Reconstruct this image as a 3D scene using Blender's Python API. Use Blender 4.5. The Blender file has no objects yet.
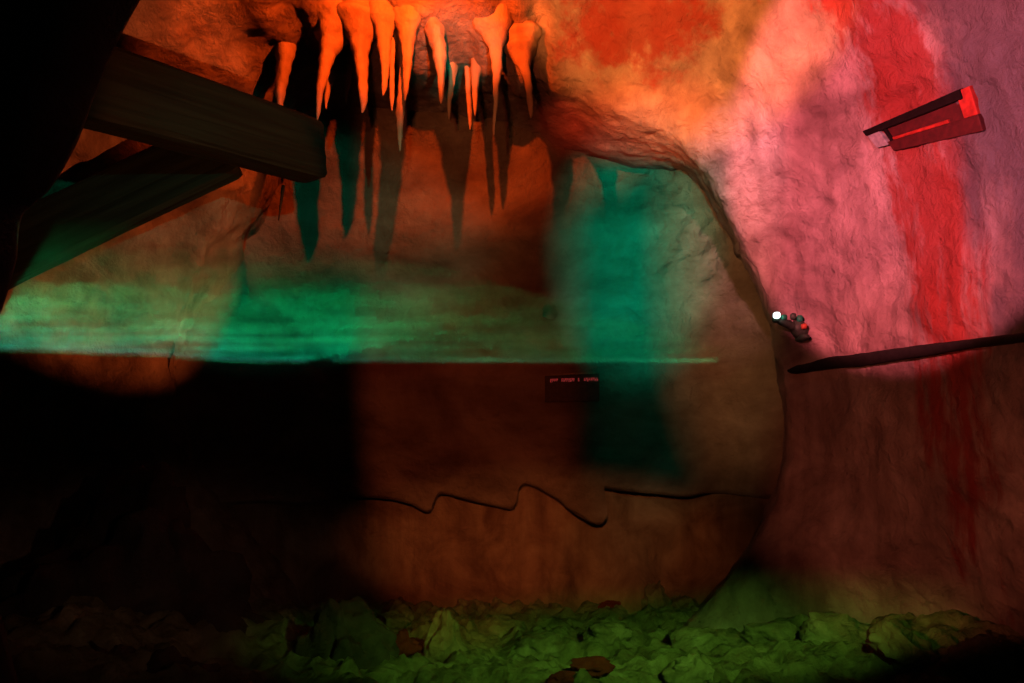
import bpy, bmesh, math, random
from mathutils import Vector, Matrix, Quaternion, noise
from mathutils.bvhtree import BVHTree

random.seed(7)
sc = bpy.context.scene
C = sc.collection
F, CX, CY, EYE = 683.0, 512.0, 430.0, 1.5      # focal length in px, horizon row, eye height


def P(px, py, Y):
    """the point at depth Y that the photograph shows at (px, py)"""
    return Vector(((px - CX) * Y / F, Y, EYE + (CY - py) * Y / F))


def smooth(a, b, x):
    t = min(1.0, max(0.0, (x - a) / (b - a)))
    return t * t * (3 - 2 * t)


def fbm(p, octv=5, gain=0.5, lac=2.1):
    s, a, q = 0.0, 1.0, Vector(p)
    for _ in range(octv):
        s += a * noise.noise(q)
        a *= gain
        q = q * lac + Vector((11.3, 5.7, 3.1))
    return s


# ------------------------------------------------------------------ objects
def tag(o, label=None, cat=None, group=None, kind=None):
    if label: o['label'] = label
    if cat: o['category'] = cat
    if group: o['group'] = group
    if kind: o['kind'] = kind
    return o


def link(name, me, m=None, parent=None, shade=True):
    o = bpy.data.objects.new(name, me)
    C.objects.link(o)
    if m: me.materials.append(m)
    if shade:
        for p in me.polygons: p.use_smooth = True
    if parent: o.parent = parent
    return o


def mesh(name, verts, faces):
    me = bpy.data.meshes.new(name)
    me.from_pydata([tuple(v) for v in verts], [], faces)
    me.update()
    return me


def empty(name, loc):
    o = bpy.data.objects.new(name, None)
    o.empty_display_size = 0.1
    C.objects.link(o)
    o.location = loc
    return o


def world_child(name, me, m, parent, shade=True):
    """mesh given in world space, hung under an Empty"""
    me.transform(Matrix.Translation(-parent.location))
    return link(name, me, m, parent, shade)


# ---------------------------------------------------------------- materials
def nodes(name):
    m = bpy.data.materials.new(name)
    m.use_nodes = True
    nt = m.node_tree
    return m, nt, nt.nodes['Principled BSDF'], nt.nodes['Material Output']


def N(nt, kind, **kw):
    n = nt.nodes.new(kind)
    for k, v in kw.items():
        if k.startswith('i_'):
            n.inputs[k[2:].replace('_', ' ')].default_value = v
        else:
            setattr(n, k, v)
    return n


def ramp(nt, src, stops):
    r = nt.nodes.new('ShaderNodeValToRGB')
    el = r.color_ramp.elements
    while len(el) < len(stops): el.new(0.5)
    for e, (p, c) in zip(el, stops):
        e.position = p
        e.color = (*c, 1) if len(c) == 3 else c
    nt.links.new(src, r.inputs[0])
    return r


def rock(name, dark, mid, light, bump=0.5, scale=2.0, rough=0.7, stain_shade=None, streak=(4.0, 4.0, 0.35), spec=0.3, bumpscale=9.0):
    m, nt, b, out = nodes(name)
    L = nt.links.new
    geo = N(nt, 'ShaderNodeNewGeometry')
    n1 = N(nt, 'ShaderNodeTexNoise', i_Scale=scale, i_Detail=8.0, i_Roughness=0.62, i_Distortion=0.6)
    L(geo.outputs['Position'], n1.inputs['Vector'])
    col = ramp(nt, n1.outputs[0], [(0.30, dark), (0.5, mid), (0.68, light)])
    colout = col.outputs[0]
    # vertical water streaks: noise squeezed in z
    mp = N(nt, 'ShaderNodeMapping')
    mp.inputs['Scale'].default_value = streak
    L(geo.outputs['Position'], mp.inputs['Vector'])
    n2 = N(nt, 'ShaderNodeTexNoise', i_Scale=1.3, i_Detail=5.0, i_Roughness=0.6)
    L(mp.outputs[0], n2.inputs['Vector'])
    st = ramp(nt, n2.outputs[0], [(0.35, (0.55, 0.5, 0.48)), (0.6, (1, 1, 1))])
    mx = N(nt, 'ShaderNodeMix', data_type='RGBA', blend_type='MULTIPLY')
    mx.inputs[0].default_value = 0.7
    L(colout, mx.inputs[6]); L(st.outputs[0], mx.inputs[7])
    colout = mx.outputs[2]
    for s in (stain_shade or []):
        # a patch of iron staining or painted shade: centre/width along y (or x), limits in z, ragged by noise
        sep = N(nt, 'ShaderNodeSeparateXYZ')
        nw = N(nt, 'ShaderNodeTexNoise', i_Scale=s.get('ns', 2.2), i_Detail=5.0, i_Roughness=0.65)
        mw = N(nt, 'ShaderNodeMapping')
        mw.inputs['Scale'].default_value = s.get('nsc', (1, 1, 0.35))
        L(geo.outputs['Position'], mw.inputs['Vector']); L(mw.outputs[0], nw.inputs['Vector'])
        L(geo.outputs['Position'], sep.inputs[0])
        tot = None
        for ax, (c, w) in s['at'].items():
            d = N(nt, 'ShaderNodeMath', operation='SUBTRACT'); d.inputs[1].default_value = c
            L(sep.outputs['XYZ'.index(ax)], d.inputs[0])
            q = N(nt, 'ShaderNodeMath', operation='DIVIDE'); q.inputs[1].default_value = w
            L(d.outputs[0], q.inputs[0])
            p2 = N(nt, 'ShaderNodeMath', operation='MULTIPLY')
            L(q.outputs[0], p2.inputs[0]); L(q.outputs[0], p2.inputs[1])
            if tot is None: tot = p2.outputs[0]
            else:
                a = N(nt, 'ShaderNodeMath', operation='ADD')
                L(tot, a.inputs[0]); L(p2.outputs[0], a.inputs[1]); tot = a.outputs[0]
        nz = N(nt, 'ShaderNodeMath', operation='MULTIPLY_ADD')
        nz.inputs[1].default_value = s.get('rag', 3.0); nz.inputs[2].default_value = -s.get('rag', 3.0) * 0.5
        L(nw.outputs[0], nz.inputs[0])
        ad = N(nt, 'ShaderNodeMath', operation='ADD'); L(tot, ad.inputs[0]); L(nz.outputs[0], ad.inputs[1])
        mk = N(nt, 'ShaderNodeMapRange', interpolation_type='SMOOTHSTEP')
        mk.inputs['From Min'].default_value = s.get('hi', 1.5); mk.inputs['From Max'].default_value = s.get('lo', 0.4)
        mk.inputs['To Min'].default_value = 0; mk.inputs['To Max'].default_value = s.get('amt', 0.9)
        L(ad.outputs[0], mk.inputs['Value'])
        mm = N(nt, 'ShaderNodeMix', data_type='RGBA')
        L(mk.outputs[0], mm.inputs[0]); L(colout, mm.inputs[6]); mm.inputs[7].default_value = (*s['col'], 1)
        colout = mm.outputs[2]
    L(colout, b.inputs['Base Color'])
    b.inputs['Roughness'].default_value = rough
    b.inputs['Specular IOR Level'].default_value = spec
    nb = N(nt, 'ShaderNodeTexNoise', i_Scale=bumpscale, i_Detail=9.0, i_Roughness=0.68, i_Distortion=0.3)
    L(geo.outputs['Position'], nb.inputs['Vector'])
    vb = N(nt, 'ShaderNodeTexVoronoi', i_Scale=bumpscale * 0.8)
    L(geo.outputs['Position'], vb.inputs['Vector'])
    ma = N(nt, 'ShaderNodeMath', operation='MULTIPLY_ADD'); ma.inputs[1].default_value = 0.3
    L(vb.outputs[0], ma.inputs[0]); L(nb.outputs[0], ma.inputs[2])
    bp = N(nt, 'ShaderNodeBump'); bp.inputs['Strength'].default_value = bump; bp.inputs['Distance'].default_value = 0.08
    L(ma.outputs[0], bp.inputs['Height']); L(bp.outputs[0], b.inputs['Normal'])
    return m


def plain(name, col, rough=0.6, metal=0.0, bump=0.2, scale=30.0, var=0.35, spec=0.4, emit=None):
    m, nt, b, out = nodes(name)
    L = nt.links.new
    tc = N(nt, 'ShaderNodeTexCoord')
    n = N(nt, 'ShaderNodeTexNoise', i_Scale=scale, i_Detail=5.0)
    L(tc.outputs['Object'], n.inputs['Vector'])
    r = ramp(nt, n.outputs[0], [(0.3, tuple(c * (1 - var) for c in col)), (0.7, tuple(min(1, c * (1 + var)) for c in col))])
    L(r.outputs[0], b.inputs['Base Color'])
    b.inputs['Roughness'].default_value = rough; b.inputs['Metallic'].default_value = metal
    b.inputs['Specular IOR Level'].default_value = spec
    if bump:
        bp = N(nt, 'ShaderNodeBump'); bp.inputs['Strength'].default_value = bump; bp.inputs['Distance'].default_value = 0.01
        L(n.outputs[0], bp.inputs['Height']); L(bp.outputs[0], b.inputs['Normal'])
    if emit:
        b.inputs['Emission Color'].default_value = (*emit[0], 1); b.inputs['Emission Strength'].default_value = emit[1]
    return m


def wood(name, c1, c2):
    m, nt, b, out = nodes(name)
    L = nt.links.new
    tc = N(nt, 'ShaderNodeTexCoord')
    mp = N(nt, 'ShaderNodeMapping'); mp.inputs['Scale'].default_value = (0.6, 12, 12)
    L(tc.outputs['Object'], mp.inputs['Vector'])
    n = N(nt, 'ShaderNodeTexNoise', i_Scale=2.0, i_Detail=7.0, i_Distortion=0.8)
    L(mp.outputs[0], n.inputs['Vector'])
    r = ramp(nt, n.outputs[0], [(0.3, c1), (0.7, c2)])
    L(r.outputs[0], b.inputs['Base Color']); b.inputs['Roughness'].default_value = 0.75
    b.inputs['Specular IOR Level'].default_value = 0.2
    bp = N(nt, 'ShaderNodeBump'); bp.inputs['Strength'].default_value = 0.6; bp.inputs['Distance'].default_value = 0.012
    L(n.outputs[0], bp.inputs['Height']); L(bp.outputs[0], b.inputs['Normal'])
    return m


RED = (0.42, 0.04, 0.025)
M_right = rock('limestone_right', (0.26, 0.20, 0.20), (0.50, 0.43, 0.42), (0.74, 0.68, 0.66), bump=0.85, scale=1.9, stain_shade=[
    dict(at={'Y': (3.74, 0.27), 'Z': (2.9, 1.9)}, col=(0.34, 0.03, 0.018), ns=2.4, nsc=(3.2, 3.2, .5), rag=4.5, amt=.85),
    dict(at={'Y': (3.1, 0.42), 'Z': (3, 1.8)}, col=(0.10, 0.115, 0.14), ns=3.0, rag=2.5, amt=.9),  # grey painted in where the pink light falls off
    dict(at={'X': (0.95, 0.6), 'Z': (4.26, 0.30), 'Y': (4.6, 0.5)}, col=RED, ns=3.6, nsc=(1, 1, 1), rag=5.0, amt=0.8),  # red tone on the ceiling by the arch crown
])
M_left = rock('limestone_left', (0.22, 0.17, 0.12), (0.46, 0.38, 0.28), (0.66, 0.56, 0.44), bump=0.9, scale=3.2, bumpscale=7.0)
M_back = rock('limestone_back', streak=(1.2, 1.2, 3.2), dark=(0.24, 0.18, 0.13), mid=(0.44, 0.36, 0.28), light=(0.62, 0.54, 0.44), bump=0.9, scale=1.3, bumpscale=8.0)
M_base = rock('limestone_base', (0.2, 0.12, 0.07), (0.42, 0.3, 0.2), (0.58, 0.46, 0.32), bump=0.6, scale=2.4, bumpscale=7.0)
M_floor = rock('rubble_floor', (0.14, 0.14, 0.08), (0.38, 0.40, 0.22), (0.56, 0.58, 0.36), bump=1.0, scale=5.0, bumpscale=10.0, rough=0.8)
M_stone = rock('rubble_stone', (0.2, 0.2, 0.12), (0.42, 0.42, 0.26), (0.58, 0.58, 0.4), bump=0.8, scale=6.0, bumpscale=14.0, rough=0.8)
M_redstone = rock('red_stone', (0.16, 0.02, 0.015), (0.24, 0.035, 0.025), (0.3, 0.05, 0.03), bump=0.6, scale=6.0, bumpscale=14.0, rough=0.8)
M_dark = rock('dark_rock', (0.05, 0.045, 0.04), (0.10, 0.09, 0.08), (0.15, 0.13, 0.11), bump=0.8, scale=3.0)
M_stal = rock('stalactite_calcite', (0.58, 0.46, 0.36), (0.72, 0.58, 0.45), (0.8, 0.68, 0.55), bump=0.35, scale=7.0, rough=0.5, spec=0.4, bumpscale=16.0)
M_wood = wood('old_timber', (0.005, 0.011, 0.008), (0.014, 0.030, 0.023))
M_bar = wood('dark_green_bar', (0.005, 0.014, 0.011), (0.014, 0.036, 0.028))
M_black = plain('strip_black', (0.012, 0.013, 0.013), 0.7, spec=0.2)
M_boxdark = plain('stained_board_dark', (0.06, 0.007, 0.008), 0.7)
M_boxblack = plain('board_in_shade', (0.008, 0.006, 0.006), 0.8, spec=0.1)  # shade along the box top put into the colour
M_boxred = plain('red_board', (0.36, 0.03, 0.02), 0.6)  # lit end face and bright inner edge put into the red
M_boxgrey = plain('grey_stone_block', (0.30, 0.36, 0.38), 0.7)
M_iron = plain('rusty_iron', (0.05, 0.03, 0.02), 0.7, 0.6)
M_metal = plain('lamp_metal', (0.06, 0.11, 0.08), 0.55, 0.2)
M_knob = plain('green_knob', (0.02, 0.32, 0.18), 0.5)
M_ring = plain('red_cap', (0.5, 0.12, 0.06), 0.5)
M_lens = plain('lit_lens', (0.8, 1, 1), 0.2, bump=0, emit=((0.75, 1.0, 0.97), 2.5))
M_sign = plain('sign_board', (0.06, 0.04, 0.03), 0.6)
M_signlit = plain('sign_lit_edge', (0.34, 0.26, 0.16), 0.6)  # pale strip for the lit top edge, light put into the colour
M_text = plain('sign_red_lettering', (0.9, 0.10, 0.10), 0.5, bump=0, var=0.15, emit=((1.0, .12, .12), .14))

# -------------------------------------------------------------- cave shell
rim_px = [(330, 690), (300, 640), (240, 560), (190, 470), (182, 380), (205, 270), (245, 160), (282, 78), (400, 64), (520, 80),
          (610, 112), (695, 158), (742, 240), (772, 330), (790, 410), (780, 490), (735, 570), (688, 625), (650, 680)]
def lw(i): return 1 - smooth(4.0, 7.5, i)          # 1 on the timber side, 0 from the crown on


RIM = [P(x, y, 5.0 + .5 * lw(i)) for i, (x, y) in enumerate(rim_px)]
cen = Vector((-0.1, 5.0, 2.2))
O40 = [(-2.2, -.4), (-2.35, 0), (-2.65, .5), (-2.78, 1.1), (-2.82, 1.8), (-2.80, 2.5), (-2.62, 3.3), (-2.0, 4.15), (-.8, 4.55), (.2, 4.65),
       (.9, 4.55), (1.6, 4.2), (2.05, 3.5), (2.28, 2.7), (2.32, 1.9), (2.42, 1.2), (2.55, .6), (2.65, 0), (2.65, -.4)]
O32 = [(x * (1.05 if x < 0 else 1.055), z if z < 2.6 else z + (z - 2.6) * 0.12) for x, z in O40]
O20 = [(x * (1.07 if x < 0 else 1.1), z if z < 2.6 else z + (z - 2.6) * 0.15) for x, z in O40]


def ring_rim(Y, off):
    out = []
    for i, v in enumerate(RIM):
        d = Vector((v.x - cen.x, 0, v.z - cen.z)).normalized()
        y = Y + .5 * lw(i) * (1 if Y <= 5 else max(0, (5.9 - Y) / .9))
        k = 1 + (Y / 5.0 - 1) * .85 * smooth(9.5, 12, i) if Y > 5.02 else 1     # the recess widens behind the right edge
        out.append(Vector((v.x * k, y, EYE + (v.z - EYE) * k)) + d * off)
    return out


def ring_o(o, Y): return [Vector((x * (1 + .6 * lw(i)), Y + .6 * lw(i), z)) for i, (x, z) in enumerate(o)]


ringE = ring_rim(4.90, 0.07)
ringG = ring_o(O40, 4.0)
ringF = [Vector((a.x * .52 + b.x * .48, a.y * .64 + b.y * .36, a.z * .55 + b.z * .45)) for a, b in zip(ringE, ringG)]
RINGS = [ring_rim(6.4, -0.02), ring_rim(5.8, 0.0), ring_rim(5.35, 0.0), ring_rim(5.06, 0.0), ring_rim(4.98, 0.012), ringE, ringF, ringG,
         ring_o(O32, 3.2), ring_o(O20, 2.0), ring_o(O20, 0.3), ring_o(O20, -1.6)]
SUB = [10, 12, 10, 8, 8, 16, 26, 26, 22, 14, 8]
NT = 460


def cat(p0, p1, p2, p3, t):
    return 0.5 * ((2 * p1) + (p2 - p0) * t + (2 * p0 - 5 * p1 + 4 * p2 - p3) * t * t + (3 * p1 - p0 - 3 * p2 + p3) * t ** 3)


def along(pts, u):
    n = len(pts) - 1
    i = min(int(u), n - 1)
    return cat(pts[max(i - 1, 0)], pts[i], pts[i + 1], pts[min(i + 2, n)], u - i)


cols = [[along(r, k / NT * (len(r) - 1)) for r in RINGS] for k in range(NT + 1)]
grid = []
for k in range(NT + 1):
    row = []
    for j in range(len(RINGS) - 1):
        for s in range(SUB[j]):
            t = s / SUB[j]
            c = cols[k]
            n = len(c) - 1
            lin = c[j].lerp(c[j + 1], t)
            cr = cat(c[max(j - 1, 0)], c[j], c[j + 1], c[min(j + 2, n)], t)
            row.append(lin.lerp(cr, 0.6))
    row.append(cols[k][-1].copy())
    grid.append(row)
NR = len(grid[0])


def normals(g):
    out = []
    for k in range(len(g)):
        r = []
        for j in range(len(g[0])):
            a = g[min(k + 1, len(g) - 1)][j] - g[max(k - 1, 0)][j]
            b = g[k][min(j + 1, len(g[0]) - 1)] - g[k][max(j - 1, 0)]
            n = a.cross(b)
            r.append(n.normalized() if n.length > 1e-9 else Vector((0, 0, 1)))
        out.append(r)
    return out


NG = normals(grid)
disp = []
for k in range(NT + 1):
    u = k / NT * 18
    row = []
    for j in range(NR):
        p = grid[k][j]
        left = 1 - smooth(5.5, 8.0, u)
        q = p * 1.1
        a = 0.045 + 0.05 * left
        d = a * fbm(q, 4)
        d += (0.012 + 0.03 * left) * fbm(p * 5.0, 4) + 0.010 * fbm(p * 10.0, 3)
        rid = abs(noise.noise(p * 2.3 + Vector((3, 1, 7))))          # cracks on the smooth side
        d -= 0.012 * (1 - smooth(0.0, 0.05, rid + 0.05 * noise.noise(p * 9))) * (1 - left) * smooth(-.1, .3, noise.noise(p * 1.1 + Vector((9, 2, 4))))
        d += 0.03 * (1 - left) * fbm(Vector((p.x * 1.6, p.y * 1.6, p.z * .8)) + Vector((5, 5, 5)), 3)
        # pitted, flaky patch high on the right wall and round the arch crown
        pit = smooth(11.5, 12.6, u) * smooth(2.9, 3.5, p.z) * smooth(4.5, 4.1, p.y)
        pit = max(pit, smooth(9.6, 10.6, u) * (1 - smooth(12.0, 12.8, u)) * smooth(5.0, 5.3, p.y))
        d += (0.016 if u < 12 else 0.055) * pit * fbm(p * 7.5, 3)
        # drapery folds hanging from the lip
        lip = smooth(7.0, 7.6, u) * (1 - smooth(9.4, 10.0, u)) * smooth(4.3, 4.6, p.y) * (1 - smooth(5.2, 5.4, p.y))
        d += 0.035 * lip * math.sin(p.x * 17 + 2.0 * math.sin(p.x * 5.0))
        row.append(p + NG[k][j] * d)
    disp.append(row)
ND = normals(disp)


def shell_part(name, k0, k1, m):
    vs, ns, fs = [], [], []
    for k in range(k0, k1 + 1):
        for j in range(NR):
            vs.append(disp[k][j]); ns.append(ND[k][j])
    for k in range(k1 - k0):
        for j in range(NR - 1):
            a = k * NR + j
            fs.append((a, a + NR, a + NR + 1, a + 1))
    me = mesh(name, vs, fs)
    o = link(name, me, m)
    sgn = 1 if me.polygons[0].normal.dot(ns[0]) > 0 else -1
    me.normals_split_custom_set_from_vertices([tuple(n * sgn) for n in ns])
    tag(o, kind='structure')
    return o, vs, fs


kA, kB = int(6.6 / 18 * NT), int(11.0 / 18 * NT)
wl = shell_part('wall_left', 0, kA, M_left)
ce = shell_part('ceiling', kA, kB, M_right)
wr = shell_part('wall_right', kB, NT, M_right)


def bvh_of(parts):
    V, Fc = [], []
    for _, vs, fs in parts:
        b = len(V)
        V += vs
        Fc += [tuple(i + b for i in f) for f in fs]
    return BVHTree.FromPolygons(V, Fc)


SHELL = bvh_of([wl, ce, wr])
CAM = Vector((0, 0, EYE))


def hit(px, py, tree=None):
    d = (P(px, py, 1.0) - CAM).normalized()
    loc, n, _, _ = (tree or SHELL).ray_cast(CAM, d)
    if n.dot(d) > 0: n = -n
    return loc, n


# ------------------------------------------- back wall: thick upper layer over a recessed base
YW = 5.92
wave = [(-60, 506), (120, 508), (200, 506), (260, 503), (310, 505), (350, 498), (385, 500), (408, 505), (424, 513), (431, 511), (435, 501), (443, 495),
        (470, 502), (494, 508), (511, 511), (517, 504), (519, 492), (526, 486), (540, 491), (556, 500), (574, 514), (592, 524),
        (603, 524), (607, 517), (602, 505), (592, 490), (610, 490), (650, 494), (688, 497), (712, 493), (735, 494), (775, 496), (860, 497)]


def resample(pts, n):
    pts = [Vector((a, b)) for a, b in pts]
    L = [0]
    for a, b in zip(pts, pts[1:]): L.append(L[-1] + (b - a).length)
    out = []
    for i in range(n + 1):
        s = L[-1] * i / n
        j = max(k for k in range(len(L)) if L[k] <= s + 1e-9)
        j = min(j, len(pts) - 2)
        out.append(along(pts, j + (s - L[j]) / (L[j + 1] - L[j])))
    return out


NB, MB = 520, 210
low = resample(wave, NB)
xs = [p.x for p in low]
mono = xs[:]                       # x of each column higher up: smoothed so that columns never cross
for _ in range(60):
    mono = [mono[0]] + [(mono[i - 1] + mono[i] * 2 + mono[i + 1]) / 4 for i in range(1, NB)] + [mono[-1]]
for i in range(1, NB + 1): mono[i] = max(mono[i], mono[i - 1] + 0.2)


def back_off(p):
    d = 0.07 * fbm(Vector((p.x * .8, 3.3, p.z * .8)), 4) + 0.018 * fbm(Vector((p.x * 4, 1.3, p.z * 5)), 4)
    # shelf-like bedding folds
    d += 0.022 * abs(noise.noise(Vector((p.x * 1.2, 8.1, p.z * 6.0))))
    # bulge under the crown on the right hand side
    d += 0.22 * math.exp(-((p.x - 1.55) / 0.45) ** 2 - ((p.z - 3.3) / 0.5) ** 2)
    d += 0.05 * smooth(0.9, 1.3, p.x) * smooth(2.6, 3.0, p.z) * fbm(Vector((p.x * 7, 2.2, p.z * 7)), 3)
    # corners roll forward into the side walls
    d += 0.5 * smooth(1.55, 2.3, p.x) ** 2 + 0.5 * smooth(-1.9, -2.9, p.x) ** 2 + 0.55 * smooth(3.7, 4.5, p.z) ** 2
    # small round hole
    h = Vector((p.x - P(550, 312, YW).x, p.z - P(550, 312, YW).z))
    r = math.hypot(h.x / 1.15, h.y)
    d -= 0.30 * (1 - smooth(0.035, 0.06, r))
    return d


vs, fs = [], []
rows = []
for j in range(MB + 1):
    t = j / MB
    for i in range(NB + 1):
        b = low[i]
        y = b.y + (20 - b.y) * t ** 1.15
        k = smooth(0, 0.12, t)
        x = b.x * (1 - k) + mono[i] * k
        p = P(x, y, YW)
        e = 1 - smooth(0.0, 0.02, t)
        p.y = YW - back_off(p) + 0.05 * e * e
        vs.append(p)
W = NB + 1
for j in range(MB):
    for i in range(NB):
        fs.append((j * W + i, j * W + i + 1, (j + 1) * W + i + 1, (j + 1) * W + i))
n0 = len(vs)
for i in range(NB + 1):            # thickness of the layer along its wavy lower edge
    q = vs[i].copy(); q.y += 0.22; vs.append(q)
for i in range(NB): fs.append((i, n0 + i, n0 + i + 1, i + 1))
wb = link('wall_back', mesh('wall_back', vs, fs), M_back); tag(wb, kind='structure')
BACK = BVHTree.FromPolygons(vs, fs)

vs, fs = [], []
NX, NZ = 300, 110
for j in range(NZ + 1):
    for i in range(NX + 1):
        x = -3.4 + 6.2 * i / NX; z = -0.3 + 1.75 * j / NZ
        p = Vector((x, 0, z))
        d = 0.05 * fbm(Vector((x * 1.2, 5.5, z * .7)), 4) + 0.03 * fbm(Vector((x * 4.5, 2.5, z * 2.0)), 4)
        d += 0.45 * smooth(1.3, 2.2, x) ** 2 + 0.5 * smooth(-1.9, -2.9, x) ** 2
        d += 0.28 * smooth(0.5, -0.1, z) * (0.6 + 0.8 * noise.noise(Vector((x * 1.7, 0, 4))))
        # two buttress folds that run down to the floor
        for c, w, h in ((0.33, .16, .12), (1.02, .14, .12), (-.62, .2, .08)):
            d += h * math.exp(-((x - c - 0.25 * (0.5 - z)) / w) ** 2) * smooth(0.9, 0.2, z)
        vs.append(Vector((x, 6.06 - d, z)))
W = NX + 1
for j in range(NZ):
    for i in range(NX):
        fs.append((j * W + i, j * W + i + 1, (j + 1) * W + i + 1, (j + 1) * W + i))
wbase = link('wall_base', mesh('wall_base', vs, fs), M_base); tag(wbase, kind='structure')

# -------------------------------------------------------------------- floor
def floor_z(x, y):
    z = 0.24 * smooth(5.3, 3.4, y) + 0.22 * smooth(1.2, 2.6, x) * smooth(5.6, 4.2, y)
    z += 0.30 * smooth(-0.6, -2.4, x) * smooth(6.0, 4.5, y)
    p = Vector((x, y, 0))
    z += 0.09 * fbm(p * 1.6, 3) + 0.075 * fbm(p * 4.5, 5, .6) - 0.06 * abs(noise.noise(p * 3.1)) + .05 * abs(noise.noise(p * 7.0))
    return z


vs, fs = [], []
ys = [-1.6 + 4.2 * i / 20 for i in range(20)] + [2.6 + 3.9 * i / 260 for i in range(261)]
NX = 420
for y in ys:
    for i in range(NX + 1):
        x = -5.2 + 8.4 * i / NX
        vs.append(Vector((x, y, floor_z(x, y))))
W = NX + 1
for j in range(len(ys) - 1):
    for i in range(NX):
        fs.append((j * W + i, j * W + i + 1, (j + 1) * W + i + 1, (j + 1) * W + i))
fl = link('floor', mesh('floor', vs, fs), M_floor); tag(fl, kind='structure')
FLOOR = BVHTree.FromPolygons(vs, fs)

# ------------------------------------------------------------------- stones
def stone(name, loc, size, m, seed, label, cat='rock', group=None, rot=0.0, facets=6, sub=4, rough=0.28, point=0.0):
    bm = bmesh.new()
    bmesh.ops.create_icosphere(bm, subdivisions=sub, radius=1)
    rnd = random.Random(seed)
    planes = []
    for _ in range(facets):
        n = Vector((rnd.uniform(-1, 1), rnd.uniform(-1, 1), rnd.uniform(-.6, 1))).normalized()
        planes.append((n, rnd.uniform(.55, .85)))
    off = Vector((seed * 3.7, seed * 1.3, seed * 7.1))
    R = Matrix.Rotation(rot, 3, 'Z')
    for v in bm.verts:
        p = v.co.copy()
        for n, d in planes:
            e = p.dot(n) - d
            if e > 0: p -= n * e * 0.9
        if point: p.xy *= 1 - point * max(0, p.z)
        p += v.co * rough * fbm(v.co * 1.8 + off, 5, .6)
        v.co = R @ Vector((p.x * size[0], p.y * size[1], p.z * size[2]))
    me = bpy.data.meshes.new(name); bm.to_mesh(me); bm.free()
    o = link(name, me, m)
    o.location = loc
    return tag(o, label, cat, group)


def on_floor(px, py):
    d = (P(px, py, 1.0) - CAM).normalized()
    loc, _, _, _ = FLOOR.ray_cast(CAM, d)
    return loc


RUB = 'loose stones on the cave floor'
for nm, px, py, sz, mt, seed, lab, kw in [
    ('rock', 446, 654, (.13, .12, .22), M_stone, 3, 'upright pale green stone at the near end of the rubble, beside a dark red stone', dict(point=.3)),
    ('rock', 406, 650, (.10, .09, .10), M_redstone, 5, 'small dark red wedge-shaped stone on the floor beside the upright pale stone', dict(point=.5)),
    ('rock', 592, 668, (.11, .07, .04), M_redstone, 8, 'flat dark red stone lying on the green-lit floor', {}),
    ('rock', 566, 682, (.09, .06, .04), M_redstone, 9, 'flat dark red stone cut off by the lower edge of the view', {}),
    ('rock', 612, 607, (.17, .08, .055), M_redstone, 11, 'long dark red stone leaning at the foot of the back wall', dict(rot=.3)),
    ('rock', 655, 606, (.13, .12, .20), M_stone, 12, 'pointed stone standing at the foot of the back wall', dict(point=.6)),
    ('rock', 496, 634, (.22, .14, .10), M_stone, 14, 'low rounded stone just behind the upright pale stone', {}),
    ('rock', 548, 650, (.20, .15, .08), M_stone, 15, 'broad flat-topped stone in the middle of the green rubble', {}),
    ('rock', 604, 636, (.16, .1, .07), M_stone, 16, 'low stone behind the flat dark red stone', {}),
    ('rock', 700, 646, (.22, .14, .10), M_stone, 18, 'wide mossy-looking stone below the dark foot of the arch', {}),
    ('rock', 770, 640, (.2, .15, .1), M_stone, 19, 'rounded stone between the arch foot and the wall on its right', {}),
    ('rock', 690, 676, (.14, .1, .09), M_stone, 20, 'yellowish stone at the bottom edge below the arch foot', dict(point=.3)),
    ('rock', 838, 640, (.22, .16, .12), M_stone, 22, 'large low stone under the red wall, first from the arch', {}),
    ('rock', 900, 654, (.15, .16, .12), M_stone, 23, 'large low stone under the red wall, second from the arch', {}),
    ('rock', 985, 664, (.15, .15, .12), M_stone, 24, 'stone in the far lower corner under the red wall', {}),
    ('rock', 824, 606, (.07, .06, .05), M_stone, 26, 'small pale stone at the foot of the red wall', {}),
    ('rock', 470, 612, (.16, .12, .09), M_stone, 28, 'dim stone in the shade at the wall foot behind the rubble', {}),
    ('rock', 398, 622, (.13, .1, .08), M_stone, 29, 'small dim stone behind the dark red wedge-shaped stone', {}),
]:
    p = on_floor(px, py)
    stone(nm, p + Vector((0, 0, sz[2] * .25)), sz, mt, seed, lab, 'rock', RUB, **kw)

# black boulders, lower left
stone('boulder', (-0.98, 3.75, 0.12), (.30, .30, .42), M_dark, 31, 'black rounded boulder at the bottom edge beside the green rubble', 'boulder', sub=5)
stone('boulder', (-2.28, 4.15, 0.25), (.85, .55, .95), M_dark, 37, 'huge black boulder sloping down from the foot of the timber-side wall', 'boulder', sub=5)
stone('boulder', (-1.78, 3.3, 0.1), (.45, .33, .42), M_dark, 33, 'broad black boulder between the huge boulder and the rounded one', 'boulder', sub=5)

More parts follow.
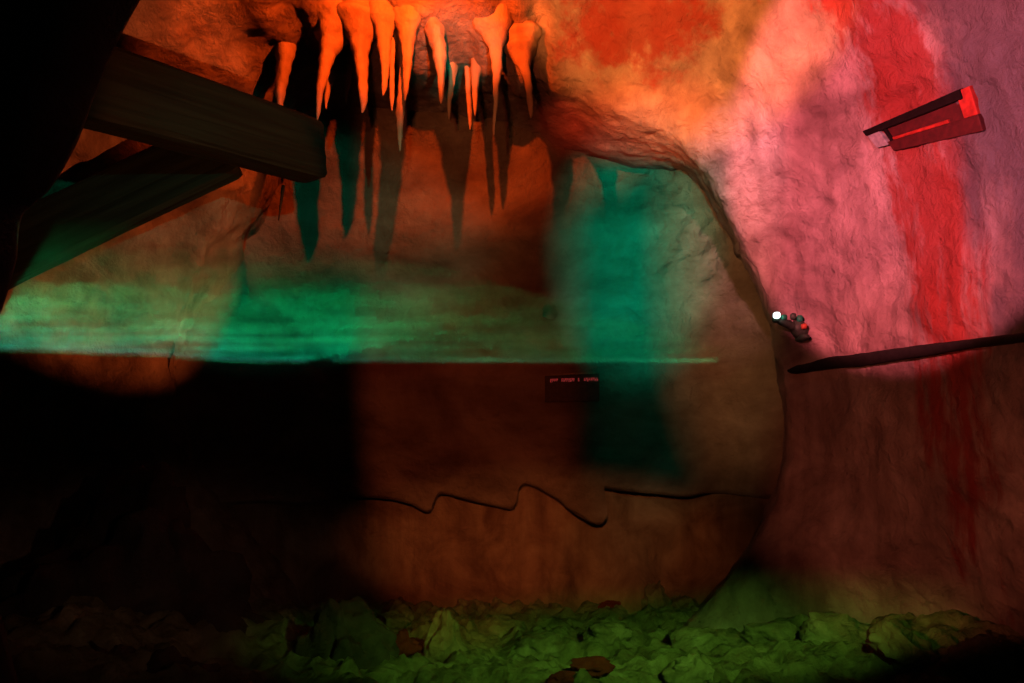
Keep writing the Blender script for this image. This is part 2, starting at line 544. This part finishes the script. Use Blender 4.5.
# ---------------------------------------- black rock overhang, near, upper left
edge = [(215, -160), (180, -70), (141, 0), (118, 42), (98, 85), (76, 140), (47, 190), (22, 216), (16, 262), (4, 305), (-8, 340), (-14, 400), (-14, 470), (-10, 560), (20, 690), (40, 800)]
es = resample(edge, 120)
prof = [(-.02, 1.8), (-.01, 1.75), (0, 1.7), (0, 1.62), (-.015, 1.55), (-.06, 1.48), (-.15, 1.42), (-.3, 1.3), (-.55, 1.15), (-1.0, 1.0)]
vs, fs = [], []
M_ = 36
for i, e in enumerate(es):
    for s in range(M_ + 1):
        u = s / M_ * (len(prof) - 1)
        o_, y = along([Vector(q) for q in prof], u)
        b = P(e.x, e.y, max(1.6, y))
        t = es[min(i + 1, 120)] - es[max(i - 1, 0)]
        nrm = Vector((t.y, 0, t.x)).normalized()         # outwards (towards the dark side)
        if nrm.x > 0: nrm = -nrm
        p = Vector((b.x, y, b.z)) - nrm * o_
        k = smooth(0.03, .3, abs(o_))
        p += Vector((1, 1, 1)) * (0.006 + 0.06 * k) * fbm(p * 3.0, 4)
        vs.append(p)
W = M_ + 1
for i in range(120):
    for s in range(M_):
        fs.append((i * W + s, i * W + s + 1, (i + 1) * W + s + 1, (i + 1) * W + s))
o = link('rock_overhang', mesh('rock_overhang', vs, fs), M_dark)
tag(o, 'black unlit rock overhang framing the upper left corner, close to the viewer', 'rock')

# --------------------------------------------------------------- stalactites
# outline of each: (centre px, row, width px) from tip up, depth, label
GR = 'stalactites along the rock lip'
ST = [
    ([(317, 121, 1), (318, 112, 4), (319, 100, 6), (320, 88, 8), (323, 75, 11), (326, 61, 15), (330, 46, 19), (334, 32, 26), (337, 16, 40)], 4.74,
     'long orange stalactite at the near end of the row beside the dark hollow, leaning slightly'),
    ([(362, 113, 1), (363, 107, 5), (363, 95, 9), (362, 79, 11), (361, 64, 14), (360, 50, 18), (359, 36, 25), (358, 22, 34)], 4.72,
     'stout orange stalactite, thickest of the row, next after the long leaning one'),
    ([(383, 96, 1), (384, 88, 5), (385, 75, 7), (385, 61, 10), (384, 48, 13), (384, 35, 16), (383, 20, 24)], 4.70,
     'medium orange stalactite just after the stout one'),
    ([(392, 111, 1), (392, 100, 4), (392, 85, 5), (392, 70, 5), (392, 55, 6), (392, 40, 8)], 4.82,
     'thin straw-like orange stalactite squeezed between two thicker ones'),
    ([(405, 101, 1), (406, 90, 5), (407, 75, 7), (408, 60, 10), (408, 44, 13), (408, 28, 16), (409, 14, 20)], 4.68,
     'orange stalactite with a broad root hanging above the longest tip'),
    ([(400, 151, 1), (400, 140, 4), (400, 128, 6), (400, 115, 8), (401, 102, 8), (402, 88, 7), (403, 70, 7), (404, 50, 8)], 4.78,
     'longest orange stalactite, its tip lowest of the row'),
    ([(441, 104, 1), (441, 98, 4), (441, 86, 6), (441, 74, 8), (440, 62, 12), (439, 50, 15), (436, 36, 14), (433, 22, 13), (430, 8, 14)], 4.70,
     'leaning orange stalactite standing alone, next after the one with the lowest tip'),
    ([(449, 119, 1), (449, 112, 3), (449, 100, 5), (451, 85, 6), (452, 70, 7), (452, 58, 9)], 5.02,
     'thin short stalactite just after the leaning one, first of three slender ones set further back'),
    ([(470, 130, 1), (470, 120, 4), (469, 105, 5), (468, 90, 5), (468, 75, 5), (468, 62, 6)], 5.06,
     'very thin stalactite in the middle of the three slender ones set further back'),
    ([(475, 116, 1), (475, 105, 4), (475, 90, 6), (476, 75, 8), (478, 60, 9), (480, 48, 11)], 4.98,
     'slender stalactite touching the very thin one, last of the three set further back'),
    ([(494, 135, 1), (494, 125, 3), (495, 112, 4), (496, 100, 5), (496, 87, 6), (497, 74, 9), (497, 62, 11), (496, 50, 14), (495, 37, 19), (494, 24, 26)], 4.74,
     'long orange stalactite with dark thin tip and wide root, second from the far end'),
    ([(531, 118, 1), (531, 112, 4), (530, 100, 6), (529, 87, 7), (527, 76, 9), (524, 66, 14), (522, 52, 24)], 4.80,
     'short orange stalactite alone at the far end of the row'),
    ([(280, 109, 2), (280, 104, 6), (280, 92, 10), (282, 78, 12), (284, 64, 13), (285, 50, 14)], 4.86,
     'blunt stalactite standing apart just above the timber beam'),
    ([(326, 109, 1), (326, 100, 4), (328, 88, 6), (330, 74, 8), (331, 60, 9)], 5.06,
     'small stalactite half hidden behind the long leaning orange one'),
    ([(346, 103, 1), (346, 95, 3), (347, 84, 5), (348, 72, 6), (348, 58, 7)], 5.08,
     'small dim stalactite in the dark hollow between the first two orange ones'),
]
for idx, (pr, Y, lab) in enumerate(ST):
    top = pr[-1]
    pts = [(P(c, y, Y), w * Y / F / 2) for c, y, w in pr]
    # carry the root up into the ceiling
    q, r = pts[-1]
    h = SHELL.ray_cast(q - Vector((0, 0, .02)), Vector((0, 0, 1)))[0]
    g_ = SHELL.ray_cast(pts[0][0], Vector((0, 0, 1)))[0]
    ze = g_.z if g_ else q.z
    zt = (h.z if h and h.z - q.z < 0.9 else q.z + .25) + 0.12
    n = 3
    for s in range(1, n + 1):
        z = q.z + (zt - q.z) * s / n
        if z > q.z + .005: pts.append((Vector((q.x, q.y, z)), r))
    base = pts[-1][0]
    K, S = 44, 22
    vs, fs = [], []
    cen_ = [a for a, _ in pts]
    rad_ = [Vector((b, 0)) for _, b in pts]
    for k in range(K + 1):
        u = k / K * (len(pts) - 1)
        c = along(cen_, u); rr = max(along(rad_, u).x, .002)
        rr *= 1 + .6 * smooth(ze - .22, ze + .04, c.z) ** 2
        for s in range(S):
            a = s / S * 2 * math.pi
            d = Vector((math.cos(a), math.sin(a), 0))
            w = rr * (1 + .16 * noise.noise(Vector((d.x * 1.3 + idx * 5, d.y * 1.3, c.z * 9))) + .07 * math.sin(c.z * 70 + idx) + .08 * math.sin(3 * a + idx))
            vs.append(c + d * w - base)
    for k in range(K):
        for s in range(S):
            t = (s + 1) % S
            fs.append((k * S + s, (k + 1) * S + s, (k + 1) * S + t, k * S + t))
    fs.append(tuple(range(S)))
    fs.append(tuple(reversed(range(K * S, K * S + S))))
    o = link('stalactite', mesh('stalactite', vs, fs), M_stal)
    o.location = base
    tag(o, lab, 'stalactite', GR)

# ------------------------------------------------------------------- timbers
def timber(name, a, b, w, h, m, label, cat, roll=0.0, seed=1):
    ax = (b - a); L = ax.length; ax.normalize()
    up = Vector((0, 0, 1)); up = (up - ax * up.dot(ax)).normalized()
    sd = ax.cross(up)
    q = Quaternion(ax, roll); up = q @ up; sd = q @ sd
    sec = []
    ch = 0.025
    for x, y in ((-w / 2 + ch, -h / 2), (w / 2 - ch, -h / 2), (w / 2, -h / 2 + ch), (w / 2, h / 2 - ch), (w / 2 - ch, h / 2), (-w / 2 + ch, h / 2), (-w / 2, h / 2 - ch), (-w / 2, -h / 2 + ch)):
        sec.append(Vector((x, y)))
    fine = []
    for i in range(8):
        for t in range(6): fine.append(sec[i].lerp(sec[(i + 1) % 8], t / 6))
    S, K = len(fine), 60
    vs, fs = [], []
    for k in range(K + 1):
        z = L * k / K
        for v in fine:
            c = Vector((z, v.x, v.y))
            d = 0.012 * fbm(Vector((z * 1.2, v.x * 14 + seed, v.y * 14)), 3)
            if k in (0, K): d -= 0.012
            v2 = v * (1 + d / max(v.length, .05))
            vs.append(Vector((z, v2.x, v2.y)))
    for k in range(K):
        for s in range(S):
            t = (s + 1) % S
            fs.append((k * S + s, k * S + t, (k + 1) * S + t, (k + 1) * S + s))
    for end in (0, K * S):
        c = len(vs)
        vs.append(sum((vs[end + s] for s in range(S)), Vector()) / S)
        for s in range(S):
            t = (s + 1) % S
            fs.append((c, end + t, end + s) if end == 0 else (c, end + s, end + t))
    me = mesh(name, vs, fs)
    o = link(name, me, m, shade=False)
    Mx = Matrix((ax, sd, up)).transposed().to_4x4(); Mx.translation = a
    o.matrix_world = Mx
    if label: tag(o, label, cat)
    return o, Mx


bR, bL = P(314, 153, 4.85), P(95, 87, 3.65)
bdir = (bL - bR).normalized()
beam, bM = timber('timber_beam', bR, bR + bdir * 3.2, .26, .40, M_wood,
                  'thick dark timber beam jutting from the black overhang towards the stalactites', 'beam', seed=4)
# iron spike hanging from the beam end
sp = bmesh.new()
bmesh.ops.create_cone(sp, cap_ends=True, segments=10, radius1=.004, radius2=.013, depth=.24)
for v in sp.verts: v.co.x += .02 * math.sin(v.co.z * 8)
me = bpy.data.meshes.new('spike'); sp.to_mesh(me); sp.free()
tip = P(281, 203, 4.70)
me.transform(bM.inverted() @ Matrix.Translation(tip))
s_ = link('iron_spike', me, M_iron, beam)

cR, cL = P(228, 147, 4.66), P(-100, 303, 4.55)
dark_bar, _ = timber('slanted_bar', cL, cR, .12, .41, M_bar, 'flat dark bar slanting up to the underside of the thick beam', 'beam', seed=9)  # dark slanting band, built as a solid bar

# ------------------------------------------------ black strip along the right wall
path = [(789, 371, 2), (797, 369, 7), (812, 367, 9), (835, 363, 12), (865, 359, 12), (900, 354, 12), (940, 348, 11), (980, 343, 9), (1024, 338, 9), (1060, 333, 9)]
pp = []
for px, py, w in path:
    l, n = hit(px, py)
    pp.append((l + n * .012, n, w * l.y / F / 2))
# straighten in plan so that it is one bar lying on the rock
vs, fs = [], []
K = 60
cs = [a for a, _, _ in pp]; nn = [b for _, b, _ in pp]; ww = [Vector((c, 0)) for _, _, c in pp]
for k in range(K + 1):
    u = k / K * (len(pp) - 1)
    c = along(cs, u); n = along(nn, u).normalized(); w = max(along(ww, u).x, .004)
    t = (along(cs, min(u + .05, len(pp) - 1)) - along(cs, max(u - .05, 0))).normalized()
    upv = n.cross(t).normalized()
    w *= 1 + .12 * noise.noise(Vector((u * 3, 0, 0)))
    for a, b in ((-1, -.03), (1, -.03), (1, .02), (.7, .035), (-.7, .035), (-1, .02)):
        vs.append(c + upv * w * a + n * b)
for k in range(K):
    for s in range(6):
        t = (s + 1) % 6
        fs.append((k * 6 + s, k * 6 + t, (k + 1) * 6 + t, (k + 1) * 6 + s))
fs.append(tuple(range(6))); fs.append(tuple(range(K * 6, K * 6 + 6)))
o = link('wall_strip', mesh('wall_strip', vs, fs), M_black)
tag(o, 'long black strip with a pointed end running along the red rock wall', 'wall_strip')

# ------------------------------------------------ wooden box on the right wall
TL, TR, BL, BR = (hit(x, y)[0] for x, y in ((866, 130), (972, 84), (884, 153), (986, 130)))
nrm = ((TR - TL).cross(BL - TL)).normalized()
if nrm.dot(CAM - TL) < 0: nrm = -nrm
ctr = (TL + TR + BL + BR) / 4
box = empty('wall_box', ctr)
tag(box, 'tilted dark red wooden box with black top board fixed to the red rock wall', 'box')


def board(name, u0, u1, v0, v1, w0, w1, m):
    """board of the wall box: u along it, v up, w out of the wall"""
    bm = bmesh.new()
    bmesh.ops.create_cube(bm, size=1)
    su, sv = (TR - TL).length, (TL - BL).length
    for v in bm.verts:
        v.co = Vector(((u0 + (v.co.x + .5) * (u1 - u0)) * su, (v0 + (v.co.y + .5) * (v1 - v0)) * sv, w0 + (v.co.z + .5) * (w1 - w0)))
    bmesh.ops.bevel(bm, geom=bm.edges[:], offset=.005, segments=2, affect='EDGES', profile=.6)
    for v in bm.verts:
        u, q = v.co.x / su, v.co.y / sv
        v.co = BL.lerp(BR, u).lerp(TL.lerp(TR, u), q) + nrm * v.co.z - ctr
    bmesh.ops.recalc_face_normals(bm, faces=bm.faces)
    me = bpy.data.meshes.new(name); bm.to_mesh(me); bm.free()
    return link(name, me, m, box, shade=False)


board('back_panel', .18, .9, .3, .86, -.05, .006, M_boxdark)
board('top_board', .0, .93, .78, 1.0, -.10, .03, M_boxblack)
board('bottom_board', .14, 1.0, .0, .36, -.10, .02, M_boxdark)
board('end_board', .885, 1.0, .36, .98, -.10, .02, M_boxred)
board('end_block', .0, .13, .25, .84, -.10, .02, M_boxgrey)['label'] = 'grey end block'
board('divider', .17, .2, .32, .84, -.10, .02, M_boxblack)
board('inner_strip', .205, .75, .36, .45, -.04, .018, M_boxred)['label'] = 'bright red strip'

# --------------------------------------------------- small lamp on the arch edge
l, n = hit(790, 327)
lamp = empty('clamp_lamp', l)
tag(lamp, 'small clamp lamp with one bright white lens at the edge of the arch', 'lamp')
YL = l.y - .10


def blob(name, px, py, w, hgt, m, dy=0.0, dep=None, rot=0.0):
    bm = bmesh.new()
    bmesh.ops.create_uvsphere(bm, u_segments=20, v_segments=12, radius=1)
    sx, sz = w * YL / F / 2, hgt * YL / F / 2
    sy = dep or min(sx, sz)
    for v in bm.verts:
        p = Vector((math.copysign(abs(v.co.x) ** .75, v.co.x) * sx, v.co.y * sy, math.copysign(abs(v.co.z) ** .75, v.co.z) * sz))
        v.co = Matrix.Rotation(rot, 3, 'Y') @ p + P(px, py, YL) + Vector((0, dy, 0))
    me = bpy.data.meshes.new(name); bm.to_mesh(me); bm.free()
    return world_child(name, me, m, lamp)


blob('lens', 774, 316.5, 7, 6.5, M_lens, -.05)
blob('lens_housing', 777, 319, 10, 8, M_metal, .0)
blob('arm', 787, 324, 26, 8, M_metal, 0, .03, rot=.42)
blob('body', 800, 329, 15, 20, M_metal, .02, .06, rot=-.5)
blob('knob', 783, 318, 6, 6, M_knob, -.02); blob('knob', 792, 317, 6, 7, M_metal, -.02); blob('knob', 798.5, 319, 6, 7, M_knob, -.02)
blob('cap', 801, 327.5, 6, 6, M_ring, -.05); blob('foot', 802, 338, 9, 7, M_metal, .0, .09)

# ------------------------------------------------------------ sign on back wall
l, n = hit(572, 388, BACK)
Ys = l.y - .035
sign = empty('sign_board', P(572, 388, Ys))
tag(sign, 'small dark rectangular sign with a line of red lettering on the back wall', 'sign')


def plate(name, pts, y0, y1, m):
    bm = bmesh.new()
    f = bm.faces.new([bm.verts.new(Vector((P(x, y, Ys).x, y0, P(x, y, Ys).z))) for x, y in pts])
    r = bmesh.ops.extrude_face_region(bm, geom=[f])
    for v in r['geom']:
        if isinstance(v, bmesh.types.BMVert): v.co.y = y1
    bmesh.ops.recalc_face_normals(bm, faces=bm.faces)
    me = bpy.data.meshes.new(name); bm.to_mesh(me); bm.free()
    return me


world_child('board', plate('board', [(545, 376), (599, 373.5), (599.5, 401), (545, 402)], Ys, Ys + .05, M_sign), M_sign, sign, False)
world_child('lit_edge', plate('lit_edge', [(549, 374.3), (596, 372), (596, 373.5), (549, 375.8)], Ys - .012, Ys + .02, M_signlit), M_signlit, sign, False)
# the line of writing is too blurred to read: irregular red strokes in the same word groups
rnd = random.Random(5)
for x0, x1 in ((550.3, 558), (561.5, 575), (578, 579.5), (584, 598)):
    bm = bmesh.new()
    x = x0
    while x < x1 - .6:
        w = rnd.uniform(1.0, 1.9); y = 378.9 - (x - 550) * .03
        hh = rnd.uniform(2.6, 3.6)
        for bx, by, bw, bh in ((x, y, .55, hh), (x, y + rnd.choice((0, hh * .4, hh - .6)), w * .8, .7), (x + w * .55, y + hh * rnd.choice((0, .4)), .5, hh * .6)):
            v = [bm.verts.new(Vector((P(i, j, Ys).x, Ys - .004, P(i, j, Ys).z))) for i, j in ((bx, by), (bx + bw, by), (bx + bw, by + bh), (bx, by + bh))]
            bm.faces.new(v)
        x += w + .35
    r = bmesh.ops.extrude_face_region(bm, geom=bm.faces[:])
    for v in r['geom']:
        if isinstance(v, bmesh.types.BMVert): v.co.y = Ys + .002
    bmesh.ops.recalc_face_normals(bm, faces=bm.faces)
    me = bpy.data.meshes.new('lettering'); bm.to_mesh(me); bm.free()
    world_child('lettering', me, M_text, sign, False)['label'] = 'red lettering'

# ------------------------------------------------------------ sheet of mist
ZS = EYE + 70.5 * 5.85 / F
TH = 0.035
bm = bmesh.new()
f = bm.faces.new([bm.verts.new((x, y, ZS - TH / 2)) for x, y in ((-4.3, 5.9), (-4.3, 4.0), (-2.2, 2.1), (-1.2, 1.95), (-.3, 2.5), (.5, 3.6), (1.3, 4.7), (1.85, 5.4), (1.85, 5.9))])
r = bmesh.ops.extrude_face_region(bm, geom=[f])
for v in r['geom']:
    if isinstance(v, bmesh.types.BMVert): v.co.z += TH
bmesh.ops.recalc_face_normals(bm, faces=bm.faces)
me = bpy.data.meshes.new('mist'); bm.to_mesh(me); bm.free()
m = bpy.data.materials.new('mist_sheet'); m.use_nodes = True
nt = m.node_tree; nt.nodes.clear(); L = nt.links.new
out = N(nt, 'ShaderNodeOutputMaterial')
vol = N(nt, 'ShaderNodeVolumeScatter'); vol.inputs['Color'].default_value = (0.03, 0.95, 0.55, 1); vol.inputs['Anisotropy'].default_value = -0.6  # laser green put into the mist colour, so red lamps hardly show
geo = N(nt, 'ShaderNodeNewGeometry')
mp = N(nt, 'ShaderNodeMapping'); mp.inputs['Scale'].default_value = (0.45, 4.2, 0); mp.inputs['Rotation'].default_value = (0, 0, math.radians(-14))
L(geo.outputs['Position'], mp.inputs['Vector'])
nz = N(nt, 'ShaderNodeTexNoise', i_Scale=1.7, i_Detail=6.0, i_Roughness=0.6, i_Distortion=1.2)
L(mp.outputs[0], nz.inputs['Vector'])
mr = N(nt, 'ShaderNodeMapRange', interpolation_type='SMOOTHSTEP')
for k, v in (('From Min', .42), ('From Max', .62), ('To Min', .12), ('To Max', 1.2)): mr.inputs[k].default_value = v
L(nz.outputs[0], mr.inputs['Value'])
sep = N(nt, 'ShaderNodeSeparateXYZ'); L(geo.outputs['Position'], sep.inputs[0])
fx = N(nt, 'ShaderNodeMapRange', interpolation_type='SMOOTHSTEP')      # thins out towards the right
for k, v in (('From Min', 0.4), ('From Max', -2.6), ('To Min', .2), ('To Max', 1.0)): fx.inputs[k].default_value = v
L(sep.outputs[0], fx.inputs['Value'])
fy = N(nt, 'ShaderNodeMapRange', interpolation_type='SMOOTHSTEP')      # and towards the viewer
for k, v in (('From Min', 1.85), ('From Max', 5.9), ('To Min', 0.0), ('To Max', 1.0)): fy.inputs[k].default_value = v
L(sep.outputs[1], fy.inputs['Value'])
sx = N(nt, 'ShaderNodeMapRange', interpolation_type='SMOOTHSTEP')      # nothing past the arch on the right, near side
for k, v in (('From Min', 1.95), ('From Max', .4), ('To Min', 0), ('To Max', 1.0)): sx.inputs[k].default_value = v
L(sep.outputs[0], sx.inputs['Value'])
prev = mr.outputs[0]
for q in (fx, fy, sx):
    mu = N(nt, 'ShaderNodeMath', operation='MULTIPLY'); L(prev, mu.inputs[0]); L(q.outputs[0], mu.inputs[1]); prev = mu.outputs[0]
mu = N(nt, 'ShaderNodeMath', operation='MULTIPLY'); mu.inputs[1].default_value = 2.6
L(prev, mu.inputs[0]); L(mu.outputs[0], vol.inputs['Density'])
L(vol.outputs[0], out.inputs['Volume'])
mist = link('mist', me, m, shade=False)
tag(mist, 'thin level sheet of green-lit mist stretched across the cave', 'mist', kind='stuff')
sc.cycles.volume_step_rate = 1.0
sc.cycles.volume_max_steps = 128
sc.cycles.max_bounces = 6
sc.cycles.diffuse_bounces = 0
sc.cycles.volume_bounces = 0

# ------------------------------------------------------------------- lights
def spot(name, loc, tgt, col, e, ang, blend=.5, rad=.03, sx=1.0, sy=1.0, roll=0.0):
    d = bpy.data.lights.new(name, 'SPOT')
    d.color = col; d.energy = e; d.spot_size = math.radians(ang); d.spot_blend = blend; d.shadow_soft_size = rad
    o = bpy.data.objects.new(name, d); C.objects.link(o)
    o.location = loc
    q = (Vector(tgt) - Vector(loc)).to_track_quat('-Z', 'Y') @ Quaternion((0, 0, 1), roll)
    o.rotation_euler = q.to_euler()
    o.scale = (sx, sy, 1)
    return o


def edge_spot(name, loc, A, B, lit, col, e, half, blend=.1, rad=.03):
    """a lamp whose cone just grazes the line A-B, lighting the side where LIT lies"""
    loc = Vector(loc)
    m = ((A + B) / 2 - loc).normalized()
    n = (A - loc).cross(B - loc).normalized()
    if n.dot(lit - loc) < 0: n = -n
    h = math.radians(half)
    ax_ = m * math.cos(h) + n * math.sin(h)
    return spot(name, loc, loc + ax_, col, e, 2 * half, blend, rad)


def tall_spot(name, loc, px, py, hw, hh, Y, col, e, blend=.3, rad=.03, roll=0):
    """spot with a stretched cone: a patch hw x hh picture units wide on the wall at depth Y"""
    t = P(px, py, Y); D = (t - Vector(loc)).length
    v = math.atan(hh * Y / F / D)
    return spot(name, loc, t, col, e, math.degrees(2 * v), blend, rad, sx=(hw * Y / F / D) / math.tan(v), roll=math.radians(roll))


ORANGE = (1.0, 0.075, 0.004); PINK = (1.0, 0.15, 0.175); TEAL = (0.0, 1.0, 0.58); GREEN = (0.42, 1.0, 0.10)
# orange flood above the frame: stalactites, lip, crown of the arch
tall_spot('lamp_orange', (-0.5, 3.85, 4.24), 395, 26, 370, 124, 4.8, ORANGE, 112, .6, .012)
# added orange fill, source unseen: the crown of the arch right of the stalactites
edge_spot('fill_crown', (-0.1, 1.9, 2.7), P(530, 104, 5.0), P(692, 186, 5.0), P(640, 60, 4.8), (1.0, 0.23, 0.04), 760, 22, .4, .02)
# added ember fill low on the right: the wall beside the timbers
tall_spot('fill_ember', (1.75, 2.2, 0.9), 75, 160, 160, 245, 5.2, (1.0, 0.15, 0.03), 420, .3, .02, roll=15)
# pink flood at the crown of the arch, turned to the wall right of it
edge_spot('lamp_pink', (0.0, 1.9, 2.7), P(694, 166, 5.0), P(780, 365, 5.0), P(900, 200, 4.0), PINK, 780, 25, .2, .03)
# added hot spot where the flood meets the arch
spot('fill_pink_near', (0.95, 3.6, 3.9), P(735, 165, 4.8), (1.0, 0.4, 0.42), 95, 36, 1.0, .03)
# added red washes on the back wall, cones cut to leave shadow bands
tall_spot('fill_wash', (-0.5, 1.0, 2.4), 470, 300, 130, 520, 5.9, (1.0, 0.15, 0.04), 80, .4)
tall_spot('fill_wash_upper', (-0.4, 1.0, 2.5), 455, 200, 112, 170, 5.9, (1.0, 0.34, 0.10), 60, .9)
tall_spot('fill_wash_far', (-0.9, 1.2, 2.3), 726, 260, 90, 290, 5.7, (1.0, 0.40, 0.15), 300, 1.0)
tall_spot('fill_base', (0.1, 1.2, 2.3), 548, 540, 235, 85, 5.9, (1.0, 0.26, 0.07), 150, .9)
# added low red fill: the foot of the wall right of the arch
edge_spot('fill_foot', (-0.8, 1.2, 1.7), P(752, 300, 5.0), P(690, 530, 5.0), P(900, 400, 4.0), (1.0, 0.19, 0.09), 115, 17, .6, .03)
# teal floodlight, then added teal and red fills
tall_spot('lamp_teal', (0.4, 1.3, 2.7), 634, 255, 100, 150, 5.9, TEAL, 400, 1.0)
tall_spot('fill_teal_low', (0.4, 1.3, 2.7), 640, 400, 72, 210, 5.9, TEAL, 22, 1.0)
tall_spot('fill_soffit', (-0.3, 1.5, 1.0), 640, 122, 120, 62, 5.2, (1.0, 0.06, 0.015), 1100, 1.0)
tall_spot('fill_teal', (0.9, 0.6, 2.9), 285, 235, 250, 135, 5.5, TEAL, 85, .7)
tall_spot('fill_teal_lip', (0.6, 1.0, 2.2), 455, 45, 55, 50, 4.8, TEAL, 170, 1.0)
# cool lamp on the far right
spot('lamp_violet', (1.6, 1.2, 2.6), P(1010, 130, 3.3), (0.6, 0.6, 1.0), 40, 40, 1.0, .05)
# floor lamp
tall_spot('lamp_floor', (1.0, 1.2, 1.9), 610, 655, 430, 105, 4.3, GREEN, 115, 1.0)
# added faint warm fill over the boulders
tall_spot('fill_dim', (0.3, 0.8, 1.5), 190, 580, 260, 130, 4.2, (1.0, 0.42, 0.25), 16, 1.0)
# laser bars behind the viewer, level with the mist: each throws a thin flat sheet of green light
def laser_bar(name, x0, x1, y, dirx, e):
    d = bpy.data.lights.new(name, 'AREA'); d.shape = 'RECTANGLE'
    v = Vector((dirx, 1, 0)).normalized()
    d.size = (x1 - x0) * v.y; d.size_y = .03; d.color = (0.02, 1.0, 0.42); d.energy = e; d.spread = math.radians(.5)
    o = bpy.data.objects.new(name, d); C.objects.link(o)
    o.location = ((x0 + x1) / 2, y, ZS)
    o.rotation_euler = v.to_track_quat('-Z', 'Y').to_euler()
    # the bar is square to its beam


laser_bar('laser_bar', -0.4, 2.5, .9, -.85, .35)
laser_bar('laser_bar', -0.8, 2.52, .9, -.15, .125)

# -------------------------------------------------------------------- world
w = bpy.data.worlds.new('cave_dark'); sc.world = w; w.use_nodes = True
bg = w.node_tree.nodes['Background']; bg.inputs[0].default_value = (0.5, 0.6, 0.5, 1); bg.inputs[1].default_value = 0.006

# ------------------------------------------------------------------- camera
cd = bpy.data.cameras.new('camera'); cd.sensor_width = 36; cd.lens = F / 1024 * 36
cd.shift_x = 0; cd.shift_y = (CY - 341.5) / 1024
cd.clip_start = .05
co = bpy.data.objects.new('camera', cd); C.objects.link(co)
co.location = CAM; co.rotation_euler = (math.pi / 2, 0, 0)
sc.camera = co
vs_ = sc.view_settings
vs_.view_transform = 'Standard'; vs_.look = 'None'; vs_.exposure = 0; vs_.gamma = 1; vs_.use_curve_mapping = False
